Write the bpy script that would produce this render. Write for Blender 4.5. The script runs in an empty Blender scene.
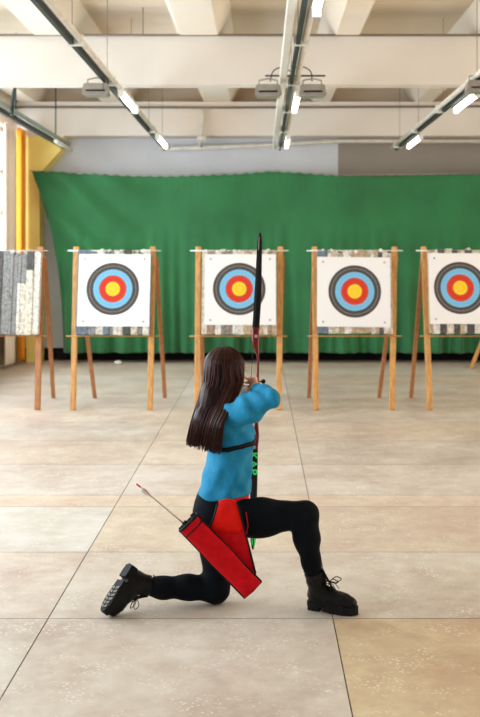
import bpy, bmesh, math, random
import numpy as np
from mathutils import Vector, Matrix, Euler
random.seed(7)
S = bpy.context.scene
C = S.collection
PI = math.pi

# ------------------------------------------------------------------ camera
F, VX, VY, CZ = 1000.0, 261.0, 260.0, 1.65
cam_d = bpy.data.cameras.new('camera')
cam = bpy.data.objects.new('camera', cam_d)
C.objects.link(cam)
cam.location = (0, 0, CZ)
cam.rotation_euler = (PI/2, 0, 0)
cam_d.sensor_fit = 'VERTICAL'
cam_d.sensor_height = 36.0
cam_d.lens = 36.0*F/717.0
cam_d.shift_x = -(VX-240.0)/717.0
cam_d.shift_y = -(358.5-VY)/717.0
cam_d.clip_end = 200
cam_d.dof.use_dof = True
cam_d.dof.focus_distance = 4.72
cam_d.dof.aperture_fstop = 3.6
S.camera = cam

# ------------------------------------------------------------------ world, light, exposure
w = bpy.data.worlds.new('sky'); S.world = w; w.use_nodes = True
bg = w.node_tree.nodes['Background']
bg.inputs[0].default_value = (0.88, 0.95, 1.0, 1)
bg.inputs[1].default_value = 0.62

def area(name, loc, rot, sx, sy, power, col):
    l = bpy.data.lights.new(name, 'AREA'); l.shape = 'RECTANGLE'
    l.size, l.size_y, l.energy, l.color = sx, sy, power, col
    o = bpy.data.objects.new(name, l); C.objects.link(o)
    o.location, o.rotation_euler = loc, rot
    return o
# daylight outside the tall windows of the left wall
area('window_daylight', (-4.6, 9.0, 2.5), (0, -PI/2, 0), 2.8, 13.0, 1250, (0.80, 0.91, 1.0))
# warm fill light added beyond the right of the frame
area('warm_side_fill', (6.2, 8.0, 2.4), (0, PI/2, 0), 2.6, 12.0, 290, (1.0, 0.84, 0.64))

S.view_settings.view_transform = 'Standard'
S.view_settings.look = 'None'
S.view_settings.exposure = 0.05
S.view_settings.gamma = 1
S.view_settings.use_curve_mapping = False

# ------------------------------------------------------------------ materials
def s2l(c):
    c = c/255.0
    return c/12.92 if c <= 0.04045 else ((c+0.055)/1.055)**2.4
def rgb(r, g, b): return (s2l(r), s2l(g), s2l(b), 1)

class NT:
    def __init__(s, name):
        s.m = bpy.data.materials.new(name); s.m.use_nodes = True
        s.n, s.l = s.m.node_tree.nodes, s.m.node_tree.links
        s.p = s.n['Principled BSDF']
    def node(s, t, **kw):
        n = s.n.new(t)
        for k, v in kw.items(): setattr(n, k, v)
        return n
    def put(s, sock, v):
        if hasattr(v, 'is_output') or isinstance(v, bpy.types.NodeSocket): s.l.new(v, sock)
        elif v is not None: sock.default_value = v
    def coord(s, sc=(1, 1, 1), kind='Object'):
        tc = s.node('ShaderNodeTexCoord'); mp = s.node('ShaderNodeMapping')
        s.l.new(tc.outputs[kind], mp.inputs[0]); mp.inputs['Scale'].default_value = sc
        return mp.outputs[0]
    def noise(s, vec, scale, detail=3, rough=0.55, dist=0.0):
        n = s.node('ShaderNodeTexNoise'); s.l.new(vec, n.inputs['Vector'])
        n.inputs['Scale'].default_value = scale; n.inputs['Detail'].default_value = detail
        n.inputs['Roughness'].default_value = rough; n.inputs['Distortion'].default_value = dist
        return n.outputs[0]
    def voronoi(s, vec, scale, out='Distance', **kw):
        n = s.node('ShaderNodeTexVoronoi', **kw); s.l.new(vec, n.inputs['Vector'])
        n.inputs['Scale'].default_value = scale
        return n.outputs[out]
    def ramp(s, fac, stops, interp='LINEAR'):
        r = s.node('ShaderNodeValToRGB'); r.color_ramp.interpolation = interp
        e = r.color_ramp.elements
        while len(e) < len(stops): e.new(0.5)
        for k, (p, c) in enumerate(stops): e[k].position = p; e[k].color = c
        s.l.new(fac, r.inputs[0]); return r.outputs[0]
    def mix(s, fac, a, b, mode='MIX'):
        n = s.node('ShaderNodeMix', data_type='RGBA', blend_type=mode)
        s.put(n.inputs[0], fac); s.put(n.inputs[6], a); s.put(n.inputs[7], b)
        return n.outputs[2]
    def math(s, op, a, b=None):
        n = s.node('ShaderNodeMath', operation=op); s.put(n.inputs[0], a)
        if b is not None: s.put(n.inputs[1], b)
        return n.outputs[0]
    def bump(s, h, strength=0.3, dist=0.01):
        b = s.node('ShaderNodeBump'); s.l.new(h, b.inputs['Height'])
        b.inputs['Strength'].default_value = strength; b.inputs['Distance'].default_value = dist
        s.l.new(b.outputs[0], s.p.inputs['Normal'])
    def col(s, v): s.put(s.p.inputs['Base Color'], v)
    def rough(s, v): s.put(s.p.inputs['Roughness'], v)

G = lambda v: (v, v, v, 1)
def simple(name, c, rough=0.6, metal=0.0, var=0.12, scale=8, bump=0.0, stretch=(1, 1, 1), spec=None, sheen=0):
    t = NT(name); v = t.coord(stretch); n = t.noise(v, scale, 4)
    a = tuple(min(1, x*(1-var)) for x in c[:3])+(1,); b = tuple(min(1, x*(1+var)) for x in c[:3])+(1,)
    t.col(t.ramp(n, [(0.3, a), (0.7, b)])); t.rough(rough); t.p.inputs['Metallic'].default_value = metal
    if spec is not None: t.p.inputs['Specular IOR Level'].default_value = spec
    if sheen: t.p.inputs['Sheen Weight'].default_value = sheen
    if bump: t.bump(n, bump, 0.01)
    return t.m

M = {}
M['wood'] = simple('pine', rgb(205, 150, 85), 0.5, var=0.28, scale=6, bump=0.15, stretch=(8, 8, 0.8))
M['wood_dark'] = simple('aged_pine', rgb(176, 116, 70), 0.5, var=0.25, scale=6, bump=0.15, stretch=(8, 8, 0.8))
M['paper'] = simple('paper', rgb(238, 234, 232), 0.8, var=0.02)
M['plaster'] = simple('wall_grey', rgb(208, 209, 213), 0.85, var=0.06, scale=2)
M['plaster_dark'] = simple('wall_grey_dark', rgb(148, 139, 128), 0.85, var=0.06, scale=2)
M['white'] = simple('white_enamel', rgb(222, 218, 208), 0.45, var=0.05)
M['cream_wall'] = simple('cream_wall', rgb(222, 216, 204), 0.85, var=0.04, scale=2)
M['yellow'] = simple('yellow_paint', rgb(255, 230, 132), 0.6, var=0.05, scale=3)
M['black'] = simple('black_rubber', rgb(12, 12, 13), 0.6, spec=0.2)
M['dark_rail'] = simple('dark_rail', rgb(30, 44, 42), 0.5)
M['grey_metal'] = simple('grey_metal', rgb(160, 152, 140), 0.45, 0.3)
M['pipe_dark'] = simple('old_pipe', rgb(120, 104, 92), 0.6)
M['pipe_white'] = simple('painted_pipe', rgb(220, 214, 200), 0.5)
M['red'] = simple('red_nylon', rgb(200, 3, 18), 0.65, var=0.15, scale=30, bump=0.15, spec=0.15)
M['red_bright'] = simple('bright_red_nylon', rgb(230, 22, 12), 0.65, var=0.12, scale=22, bump=0.3, spec=0.15)
M['red_metal'] = simple('red_anodised', rgb(105, 8, 14), 0.3, 0.4)
M['bow_black'] = simple('bow_black', rgb(8, 10, 12), 0.4, spec=0.25)
M['green_ink'] = simple('green_ink', rgb(40, 215, 90), 0.5, var=0.05)
M['steel'] = simple('steel', rgb(190, 180, 175), 0.35, 0.6)
M['leather'] = simple('boot_leather', rgb(13, 12, 13), 0.36, var=0.3, scale=60, bump=0.25, spec=0.2)
M['sole'] = simple('boot_sole', rgb(14, 13, 13), 0.7, spec=0.25, var=0.2, scale=40)
M['tread'] = simple('lit_tread', rgb(120, 112, 104), 0.8, var=0.3, scale=60)  # pale lugs: the light falling on the tread is put into the colour
M['lace'] = simple('lace', rgb(14, 14, 15), 0.8)
M['curtain_orange'] = simple('orange_curtain', rgb(240, 150, 30), 0.8, var=0.12, scale=5, stretch=(4, 4, 0.3))
M['curtain_white'] = simple('pale_curtain', rgb(246, 226, 208), 0.8, var=0.04, scale=5)
M['window_frame'] = simple('window_frame_paint', rgb(196, 205, 206), 0.5)
M['brown_wood'] = simple('brown_wood', rgb(140, 110, 85), 0.6, var=0.15)
M['cable'] = simple('cable', rgb(30, 28, 28), 0.6)

# skin
t = NT('skin'); v = t.coord(); n = t.noise(v, 40, 3)
t.col(t.ramp(n, [(0.3, rgb(222, 168, 142)), (0.7, rgb(234, 184, 158))])); t.rough(0.5)
t.p.inputs['Subsurface Weight'].default_value = 0.1
t.p.inputs['Subsurface Radius'].default_value = (0.02, 0.008, 0.004)
M['skin'] = t.m
M['lips'] = simple('lips', rgb(190, 90, 85), 0.4, var=0.05)
M['eye'] = simple('eye', rgb(40, 30, 26), 0.15, var=0.05)
# jacket
t = NT('blue_fleece'); v = t.coord(); n = t.noise(v, 14, 4, 0.6); f = t.noise(t.coord((1, 1, .35)), 34, 4, 0.6, 1.2)
t.col(t.ramp(n, [(0.3, rgb(16, 122, 164)), (0.7, rgb(36, 146, 190))])); t.rough(0.75)
t.p.inputs['Specular IOR Level'].default_value = 0.25; t.bump(f, 0.55, 0.008)
M['jacket'] = t.m
# leggings
t = NT('black_leggings'); v = t.coord(); n = t.noise(v, 12, 3)
t.col(t.ramp(n, [(0.3, rgb(3, 7, 12)), (0.7, rgb(8, 14, 22))])); t.rough(0.8); t.p.inputs['Specular IOR Level'].default_value = 0.12
M['leggings'] = t.m
# hair
t = NT('auburn_hair'); at = t.node('ShaderNodeAttribute', attribute_name='tone')
v = t.coord((60, 60, 3)); n = t.noise(v, 3, 3)
mx = t.math('ADD', t.math('MULTIPLY', at.outputs['Fac'], 0.7), t.math('MULTIPLY', n, 0.3))
t.col(t.ramp(mx, [(0.15, rgb(16, 7, 7)), (0.5, rgb(44, 19, 15)), (0.9, rgb(90, 42, 30))])); t.rough(0.36)
t.p.inputs['Specular IOR Level'].default_value = 0.22; t.p.inputs['Specular Tint'].default_value = (1.0, 0.72, 0.62, 1)
M['hair'] = t.m
# concrete ceiling / beams
def concrete(name, base, stain, amount=0.6):
    t = NT(name); v = t.coord(kind='Object'); n = t.noise(v, 0.9, 5, 0.6, 0.4); n2 = t.noise(v, 0.45, 3, 0.5)
    c = t.ramp(n, [(0.3, tuple(x*0.93 for x in base[:3])+(1,)), (0.7, base)])
    k = t.math('MULTIPLY', t.ramp(n2, [(0.56, G(0)), (0.74, G(1))]), amount)
    t.col(t.mix(k, c, stain)); t.rough(0.9); t.bump(n, 0.1, 0.02)
    return t.m
M['beam'] = concrete('painted_beam', rgb(228, 220, 210), rgb(212, 184, 154), 0.45)
M['slab'] = concrete('painted_slab', rgb(226, 210, 188), rgb(196, 160, 122), 0.7)
M['rib'] = concrete('painted_rib', rgb(236, 226, 210), rgb(222, 196, 160), 0.4)
# floor slabs: a stone tint per slab, right-hand ones also coloured by warm light
t = NT('terrazzo'); v = t.coord(); at = t.node('ShaderNodeAttribute', attribute_name='tint')
n1 = t.noise(v, 1.6, 5, 0.6, 0.3); n2 = t.noise(v, 9, 5, 0.65); n3 = t.noise(t.coord((1, 3, 1)), 22, 4, 0.7)
c = t.mix(0.75, at.outputs['Color'], t.ramp(n1, [(0.3, G(0.36)), (0.7, G(0.64))]), 'OVERLAY')
c = t.mix(0.55, c, t.ramp(n2, [(0.3, G(0.36)), (0.7, G(0.66))]), 'OVERLAY')
chip = t.ramp(t.voronoi(t.coord((1, 1.6, 1)), 42), [(0.20, G(1)), (0.32, G(0))])
gate = t.ramp(t.noise(v, 5, 3, 0.6), [(0.47, G(0)), (0.62, G(1))])
kk = t.math('MULTIPLY', chip, gate)
c = t.mix(t.math('MULTIPLY', kk, 0.9), c, rgb(240, 232, 214))
pit = t.ramp(n3, [(0.26, G(1)), (0.34, G(0))])
c = t.mix(t.math('MULTIPLY', pit, 0.45), c, rgb(120, 100, 80))
t.col(c); t.rough(t.ramp(n2, [(0.3, G(0.34)), (0.7, G(0.52))]))
t.p.inputs['Specular IOR Level'].default_value = 0.45
t.bump(n2, 0.06, 0.006)
M['floor'] = t.m
M['joint'] = simple('slab_joint', rgb(112, 96, 78), 0.9, var=0.4, scale=14)
# green backdrop
t = NT('green_net'); v = t.coord()
n = t.noise(v, 1.2, 3); br = t.noise(t.coord((1, 1, 1)), 90, 2)
c = t.ramp(n, [(0.3, rgb(22, 94, 48)), (0.7, rgb(34, 116, 62))])
t.col(c); t.rough(0.75); t.p.inputs['Sheen Weight'].default_value = 0.3; t.bump(br, 0.1, 0.01)
M['green'] = t.m
# target face rings
def face_mat(name, blue, dark, red, gold):
    t = NT(name); tc = t.node('ShaderNodeTexCoord'); sp = t.node('ShaderNodeSeparateXYZ')
    t.l.new(tc.outputs['Object'], sp.inputs[0])
    x, z = sp.outputs[0], sp.outputs[2]
    r = t.math('SQRT', t.math('ADD', t.math('MULTIPLY', x, x), t.math('MULTIPLY', z, z)))
    R = 0.292
    W = rgb(240, 237, 236)
    line = rgb(60, 50, 45)
    st = [(0, gold), (0.135, rgb(226, 160, 30)), (0.145, gold), (0.27, line), (0.278, red), (0.385, rgb(160, 40, 25)), (0.395, red), (0.51, line), (0.518, blue),
          (0.625, rgb(110, 160, 190)), (0.635, blue), (0.745, line), (0.76, dark), (0.865, rgb(150, 145, 140)), (0.885, dark), (0.985, line), (0.999, W)]
    t.col(t.ramp(t.math('DIVIDE', r, R), [(p, c) for p, c in st], 'CONSTANT')); t.rough(0.75)
    return t.m
M['face'] = face_mat('target_face_print', rgb(120, 186, 224), rgb(72, 66, 62), rgb(214, 52, 22), rgb(250, 204, 40))
# foam strips
for k, c in enumerate([(226, 216, 198), (150, 148, 146), (98, 94, 92), (200, 176, 146), (236, 230, 220), (120, 132, 146), (176, 150, 128)]):
    t = NT('foam_%d' % k); v = t.coord(); n = t.noise(v, 28, 4, 0.7); vo = t.voronoi(v, 60)
    base = rgb(*c)
    cc = t.ramp(n, [(0.35, tuple(x*0.55 for x in base[:3])+(1,)), (0.55, base), (0.75, tuple(min(1, x*1.2) for x in base[:3])+(1,))])
    t.col(cc); t.rough(0.95); t.bump(vo, 0.6, 0.02)
    M['foam%d' % k] = t.m
def emis(name, c, st):
    t = NT(name); t.col(c); t.p.inputs['Emission Color'].default_value = c; t.p.inputs['Emission Strength'].default_value = st
    return t.m
M['lit'] = emis('lit_tube', (1.0, 0.97, 0.90, 1), 9)
# glass
t = NT('window_glass'); g = t.node('ShaderNodeBsdfGlossy'); tr = t.node('ShaderNodeBsdfTransparent'); mx = t.node('ShaderNodeMixShader')
g.inputs['Roughness'].default_value = 0.02; mx.inputs[0].default_value = 0.06
t.l.new(tr.outputs[0], mx.inputs[1]); t.l.new(g.outputs[0], mx.inputs[2])
t.l.new(mx.outputs[0], t.n['Material Output'].inputs[0])
M['glass'] = t.m

# ------------------------------------------------------------------ mesh helpers
def mesh_obj(name, bm, mats, parent=None, loc=None, smooth=False):
    me = bpy.data.meshes.new(name)
    if isinstance(bm, bmesh.types.BMesh):
        bm.to_mesh(me); bm.free()
    else:
        vs, fs = bm; me.from_pydata(vs, [], fs)
    if not isinstance(mats, (list, tuple)): mats = [mats]
    for m in mats: me.materials.append(m)
    if smooth:
        me.polygons.foreach_set('use_smooth', [True]*len(me.polygons))
    o = bpy.data.objects.new(name, me); C.objects.link(o)
    if parent is not None:
        o.parent = parent
    if loc is not None: o.location = loc
    return o
def tag(o, label=None, cat=None, group=None, kind=None):
    if label: o['label'] = label
    if cat: o['category'] = cat
    if group: o['group'] = group
    if kind: o['kind'] = kind
    return o
def thing(name, label, cat, loc=(0, 0, 0), rz=0, group=None):
    o = bpy.data.objects.new(name, None); C.objects.link(o)
    o.empty_display_size = 0.1
    o.location = loc; o.rotation_euler = (0, 0, rz)
    return tag(o, label, cat, group)
def dup(root, loc, label=None):
    r = root.copy(); C.objects.link(r); r.location = loc
    if label: r['label'] = label
    for ch in list(root.children):
        c = ch.copy(); C.objects.link(c); c.parent = r
        for g in list(ch.children):
            d = g.copy(); C.objects.link(d); d.parent = c
    return r
def BM(): return bmesh.new()
def box(bm, x0, y0, z0, x1, y1, z1, mi=0, bev=0.0):
    vs = [bm.verts.new(p) for p in [(x0,y0,z0),(x1,y0,z0),(x1,y1,z0),(x0,y1,z0),(x0,y0,z1),(x1,y0,z1),(x1,y1,z1),(x0,y1,z1)]]
    fs = [bm.faces.new([vs[i] for i in q]) for q in [(3,2,1,0),(4,5,6,7),(0,1,5,4),(1,2,6,5),(2,3,7,6),(3,0,4,7)]]
    for f in fs: f.material_index = mi
    if bev:
        es = list({e for f in fs for e in f.edges})
        r = bmesh.ops.bevel(bm, geom=es, offset=bev, segments=2, affect='EDGES', profile=0.6)
        for f in r['faces']: f.material_index = mi
    return bm
def frame_of(d):
    d = Vector(d).normalized()
    up = Vector((0, 0, 1)) if abs(d.z) < 0.95 else Vector((0, 1, 0))
    x = d.cross(up).normalized(); y = x.cross(d).normalized()
    return x, y, d
def bar(bm, a, b, wx, wy, up=None, bev=0.0, w2=None, mi=0):
    """rectangular bar from a to b"""
    a, b = Vector(a), Vector(b); x, y, d = frame_of(b-a)
    if up is not None:
        x = d.cross(Vector(up)).normalized(); y = x.cross(d).normalized()
    vs = []
    for p, k in ((a, 1.0), (b, w2 or 1.0)):
        for sx, sy in ((-1,-1),(1,-1),(1,1),(-1,1)): vs.append(bm.verts.new(p+x*(sx*wx/2*k)+y*(sy*wy/2*k)))
    fs = [bm.faces.new([vs[i] for i in q]) for q in [(3,2,1,0),(4,5,6,7),(0,1,5,4),(1,2,6,5),(2,3,7,6),(3,0,4,7)]]
    for f in fs: f.material_index = mi
    if bev:
        es = list({e for f in fs for e in f.edges})
        r = bmesh.ops.bevel(bm, geom=es, offset=bev, segments=2, affect='EDGES', profile=0.6)
        for f in r['faces']: f.material_index = mi
def tube(bm, pts, rad, n=10, cap=True, tones=None, layer=None, mi=0):
    pts = [Vector(p) for p in pts]
    if not hasattr(rad, '__len__'): rad = [rad]*len(pts)
    rings = []; px = None
    for i, p in enumerate(pts):
        d = (pts[min(i+1, len(pts)-1)]-pts[max(i-1, 0)]).normalized()
        if px is None: x = frame_of(d)[0]
        else:
            x = (px-d*px.dot(d))
            x = x.normalized() if x.length > 1e-6 else frame_of(d)[0]
        px = x; y = d.cross(x)
        rings.append([bm.verts.new(p+(x*math.cos(2*PI*k/n)+y*math.sin(2*PI*k/n))*rad[i]) for k in range(n)])
    for a, b in zip(rings, rings[1:]):
        for k in range(n):
            f = bm.faces.new((a[k], a[(k+1) % n], b[(k+1) % n], b[k])); f.smooth = True; f.material_index = mi
    if cap:
        f = bm.faces.new(rings[0][::-1]); f.material_index = mi
        f = bm.faces.new(rings[-1]); f.material_index = mi
    return rings
def catmull(pts, n=6):
    pts = [Vector(p) for p in pts]; P = [pts[0]*2-pts[1]]+pts+[pts[-1]*2-pts[-2]]; out = []
    for i in range(1, len(P)-2):
        for k in range(n):
            t = k/n; a, b, c, d = P[i-1:i+3]
            out.append(0.5*((2*b)+(c-a)*t+(2*a-5*b+4*c-d)*t*t+(3*b-a-3*c+d)*t**3))
    out.append(P[-2]); return out
def at(px, py, Y):  # photo pixel at depth Y
    return Vector(((px-VX)/F*Y, Y, CZ-(py-VY)/F*Y))

# ------------------------------------------------------------------ floor
bm = BM(); tl = bm.loops.layers.float_color.new('tint')
rows = [-1.65, -0.6, 0.44, 1.49, 2.54, 3.58, 4.603, 5.65, 6.69, 7.02, 8.07, 9.12, 10.17, 11.22, 12.27, 13.32, 14.37, 15.42, 16.47, 16.7]
xs = [-4.2, -0.98, 0.331, 3.2, 6.0]
special = {}
tints = [(206,192,178),(199,184,168),(210,197,184),(202,184,166),(207,189,172),(196,182,168)]
rr = random.Random(3)
for j in range(len(rows)-1):
    for i in range(len(xs)-1):
        x0, x1, y0, y1 = xs[i], xs[i+1], rows[j], rows[j+1]
        c = rr.choice(tints)
        cx = (x0+x1)/2; cy = (y0+y1)/2
        if 3.6 < cy < 4.6: c = (206,193,178) if cx < 0.33 else (207,183,150)  # right slab: warm light mixed into its stone tint
        if 3.6 < cy < 4.6 and cx < -0.98: c = (205,193,177)
        if 4.6 < cy < 5.6: c = (207,190,174) if cx < -0.98 else (207,194,178)
        if 5.6 < cy < 6.6: c = (212,205,194) if cx < -0.98 else (207,188,167)
        if 6.7 < cy < 7.0: c = (214,194,172)
        g = 0.0024
        vs = [bm.verts.new(p) for p in [(x0+g,y0+g,0),(x1-g,y0+g,0),(x1-g,y1-g,0),(x0+g,y1-g,0)]]
        f = bm.faces.new(vs); col = rgb(*c)
        for l in f.loops: l[tl] = col
f = bm.faces.new([bm.verts.new(p) for p in [(-4.2,-1.65,-0.004),(6,-1.65,-0.004),(6,16.7,-0.004),(-4.2,16.7,-0.004)]])
f.material_index = 1
for l in f.loops: l[tl] = (0.3, 0.25, 0.2, 1)
tag(mesh_obj('floor', bm, [M['floor'], M['joint']]), kind='structure')

# ------------------------------------------------------------------ walls
XL, XR, YB = -4.0, 5.6, 16.5
bm = BM(); box(bm, XL-0.3, YB, -0.1, 1.27, YB+0.3, 3.9, 0); box(bm, XL-0.3, YB, 3.9, XR+0.3, YB+0.3, 4.9, 2); box(bm, 1.27, YB, -0.1, XR+0.3, YB+0.3, 3.9, 1)
tag(mesh_obj('wall_back', bm, [M['plaster'], M['plaster_dark'], M['slab']]), kind='structure')
bm = BM(); box(bm, XL, YB-0.03, 0, XR, YB, 0.2)  # black strip filling the dark gap below the backdrop hem
tag(mesh_obj('black_strip_back', bm, M['black']), kind='structure')
# left wall: sill, lintel and piers round three windows
wins = [(0.4, 4.0), (4.6, 8.2), (8.8, 12.2), (12.8, 15.95)]
bm = BM(); box(bm, XL-0.3, -1.65, -0.1, XL, YB, 0.85); box(bm, XL-0.3, -1.65, 3.75, XL, YB, 4.9)
ys = [-1.65]+[v for q in wins for v in q]+[YB]
for k in range(0, len(ys), 2): box(bm, XL-0.3, ys[k], 0.85, XL, ys[k+1], 3.75)
tag(mesh_obj('wall_left', bm, M['cream_wall']), kind='structure')
for i, (a, b) in enumerate(wins):
    root = tag(bpy.data.objects.new('window_%d' % (i+1), None), kind='structure'); C.objects.link(root)
    root.location = (XL-0.15, (a+b)/2, 2.3)
    bm = BM(); h = (b-a)/2
    for z in (-1.42, -0.55, 0.1, 0.75, 1.42): box(bm, -0.03, -h, z-0.03, 0.03, h, z+0.03)
    nv = 4
    for k in range(nv+1):
        y = -h+2*h*k/nv; box(bm, -0.035, max(-h, y-0.03), -1.45, 0.035, min(h, y+0.03), 1.45)
    mesh_obj('window_frame', bm, M['window_frame'], root)
    bm = BM(); box(bm, -0.004, -h, -1.43, 0.004, h, 1.43); mesh_obj('pane', bm, M['glass'], root)
    bm = BM(); box(bm, 0.04, -h, -1.5, 0.34, h, -1.45, bev=0.01); mesh_obj('window_sill', bm, M['brown_wood'], root)
# right wall (outside the frame): warm cream, openings at its top for the added side light
bm = BM(); box(bm, XR, -1.65, -0.1, XR+0.3, YB, 1.1); box(bm, XR, -1.65, 3.75, XR+0.3, YB, 4.9)
for a, b in ((-1.65, 2.0), (14.0, YB), (7.6, 8.4)): box(bm, XR, a, 1.1, XR+0.3, b, 3.75)
tag(mesh_obj('wall_right', bm, M['cream_wall']), kind='structure')

# yellow column with haunch
Yc = 16.12
def pz(p): return CZ+(VY-p)/F*Yc
def pxx(p): return (p-VX)/F*Yc
prof = [(pxx(26), 0), (pxx(39.5), 0), (pxx(39.5), pz(174)), (pxx(60.5), pz(150)), (pxx(63), pz(135)), (pxx(26), pz(135))]
bm = BM()
fr = [bm.verts.new((x, Yc, z)) for x, z in prof]; bk = [bm.verts.new((x, YB-0.001, z)) for x, z in prof]
bm.faces.new(fr); bm.faces.new(bk[::-1])
for k in range(len(prof)):
    bm.faces.new((fr[k], bk[k], bk[(k+1) % len(prof)], fr[(k+1) % len(prof)]))
bmesh.ops.recalc_face_normals(bm, faces=bm.faces)
tag(mesh_obj('trim_1', bm, M['yellow']), kind='structure')

# ------------------------------------------------------------------ ceiling
ZB, ZR, ZS = 3.65, 4.19, 4.50
bm = BM(); box(bm, XL-0.3, -1.65, ZS, XR+0.3, YB+0.3, ZS+0.2)
ceil = tag(mesh_obj('ceiling', bm, M['slab']), kind='structure')
def beam(y0, y1):
    bm = BM()
    prof = [(y0+0.05, ZB), (y1-0.05, ZB), (y1, ZR), (y0, ZR)]
    a = [bm.verts.new((XL, y, z)) for y, z in prof]; b = [bm.verts.new((XR, y, z)) for y, z in prof]
    bm.faces.new(a); bm.faces.new(b[::-1])
    for k in range(4): bm.faces.new((a[k], a[(k+1) % 4], b[(k+1) % 4], b[k]))
    bmesh.ops.recalc_face_normals(bm, faces=bm.faces)
    mesh_obj('beam', bm, M['beam'], ceil)
for y in (-1.5, 2.0, 6.65, 11.35): beam(y, y+0.32)
beam(16.05, 16.49)
# ribs running in depth, tapering towards the bottom, sitting on the beams
for xr in (-3.75, -2.35, -0.70, 0.98, 2.62, 4.25):
    bm = BM(); wt, wb = 0.56, 0.26
    if xr in (-0.70, -2.35): wb = 0.42; wt = 0.72
    a = [bm.verts.new((xr+s*w_/2, -1.6, z)) for s, w_, z in ((-1, wb, ZR+0.002), (1, wb, ZR+0.002), (1, wt, ZS+0.01), (-1, wt, ZS+0.01))]
    b = [bm.verts.new((v.co.x, YB-0.01, v.co.z)) for v in a]
    bm.faces.new(a); bm.faces.new(b[::-1])
    for k in range(4): bm.faces.new((a[k], a[(k+1) % 4], b[(k+1) % 4], b[k]))
    bmesh.ops.recalc_face_normals(bm, faces=bm.faces)
    mesh_obj('rib', bm, M['rib'], ceil)

# ------------------------------------------------------------------ pipes
def pipe(name, label, pts, r, m, cat='pipe', group=None):
    bm = BM(); tube(bm, pts, r, 10)
    return tag(mesh_obj(name, bm, m), label, cat, group)
pipe('ceiling_pipe', 'thin brown pipe running across the whole near ceiling beam along its top edge', [(XL, 11.31, 4.193), (XR, 11.31, 4.193)], 0.014, M['pipe_dark'])
pipe('ceiling_pipe', 'thin grey pipe across the rear ceiling beam above the grey wall', [(XL, 16.02, 4.10), (-0.5, 16.02, 4.09), (XR, 16.02, 4.12)], 0.017, M['pipe_dark'])
pipe('wall_pipe', 'white painted pipe along the top of the grey back wall above the green backdrop', [at(158, 149, 16.4), at(250, 146, 16.4), at(340, 141, 16.4), (XR, 16.4, 3.60)], 0.035, M['pipe_white'])
# junction piece with drop pipe
bm = BM(); tube(bm, [at(203, 110, 16.0), at(202, 128, 16.0), at(201, 139, 16.0), at(201, 146, 16.36)], [0.025, 0.025, 0.03, 0.03])
tube(bm, [at(197, 138, 15.98), at(206, 138, 15.98)], 0.05)
tag(mesh_obj('drop_pipe', bm, M['pipe_white']), 'short white drop pipe with a joint below the rear beam, left of centre', 'pipe')
for (x, y0, y1, Y, lab) in [(143, -10, 35, 11.28, 'thin vertical wire from the ceiling down to the brown pipe at upper left'),
                            (305, 86, 104, 16.0, 'thin wire beside the rear beam above the right floodlight')][:1]:
    z0 = at(x, y1, Y); z1 = Vector((z0.x, z0.y, ZS))
    pipe('hanger_wire', lab, [z0, z1], 0.006, M['pipe_dark'], 'wire')

# ------------------------------------------------------------------ light tracks
TZ = 3.42
def track(X, label, y0=3.5, y1=15.9, side=1):
    root = thing('light_track', label, 'light track', (X, 0, TZ))
    bm = BM(); box(bm, -0.017, y0, -0.03, 0.017, y1, 0.03); mesh_obj('rail', bm, M['dark_rail'], root)
    bm = BM(); tube(bm, [(0.06*side, y0, 0.02), (0.06*side, y1, 0.02)], 0.028, 8); mesh_obj('conduit', bm, M['pipe_white'], root)
    for yy in np.arange(y0+0.9, y1, 1.85):
        bm = BM(); box(bm, -0.035 if side > 0 else -0.09, yy-0.02, -0.035, 0.09 if side > 0 else 0.035, yy+0.02, 0.055); mesh_obj('clamp', bm, M['white'], root)
        bm = BM(); tube(bm, [(0, yy, 0.05), (0, yy, ZS-TZ if not any(a-0.05 < yy < a+0.37 for a in (6.65, 11.35)) else ZB-TZ)], 0.003, 6); mesh_obj('hanger', bm, M['pipe_dark'], root)
    return root
Xs = [(-1.53, 'light track running into the depth left of centre with two lit tubes under it'),
      (0.30, 'central light track running away between the two paired floodlights'),
      (2.15, 'light track at the right side of the ceiling')]
for X, lab in Xs: track(X, lab, side=-1 if X > 2 else 1)
names = {0: 'left', 1: 'central', 2: 'right'}
wher = ['nearest to the camera', 'beside the floodlight', 'at its far end']
for i, (X, _) in enumerate(Xs):
    for j, yl in enumerate((6.35, 10.9, 14.55)):
        if j == 0 and i != 1: continue
        lx = X+0.085
        r = thing('fluorescent_lamp', 'lit tube lamp under the %s light track, %s' % (names[i], wher[j]), 'lamp', (lx, yl, TZ-0.02), 0, 'tube lamps under the light tracks')
        bm = BM(); box(bm, -0.035, -0.6, -0.01, 0.035, 0.6, 0.03, bev=0.006); mesh_obj('housing', bm, M['white'], r)
        bm = BM(); tube(bm, [(0, -0.55, -0.04), (0, 0.55, -0.04)], 0.026, 12); mesh_obj('tube', bm, M['lit'], r)
        for s in (-1, 1):
            bm = BM(); box(bm, -0.03, s*0.575-0.02, -0.07, 0.03, s*0.575+0.02, 0.0); mesh_obj('end_cap', bm, M['white'], r)
# unlit batten on the other side of the central track
bm = BM(); box(bm, -0.12, 4.0, -0.02, -0.05, 15.9, 0.05, bev=0.01)
tag(mesh_obj('cable_trunking', bm, M['white'], None, (0.30, 0, TZ)), 'long white trunking clipped to the left side of the central light track', 'trunking')
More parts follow.
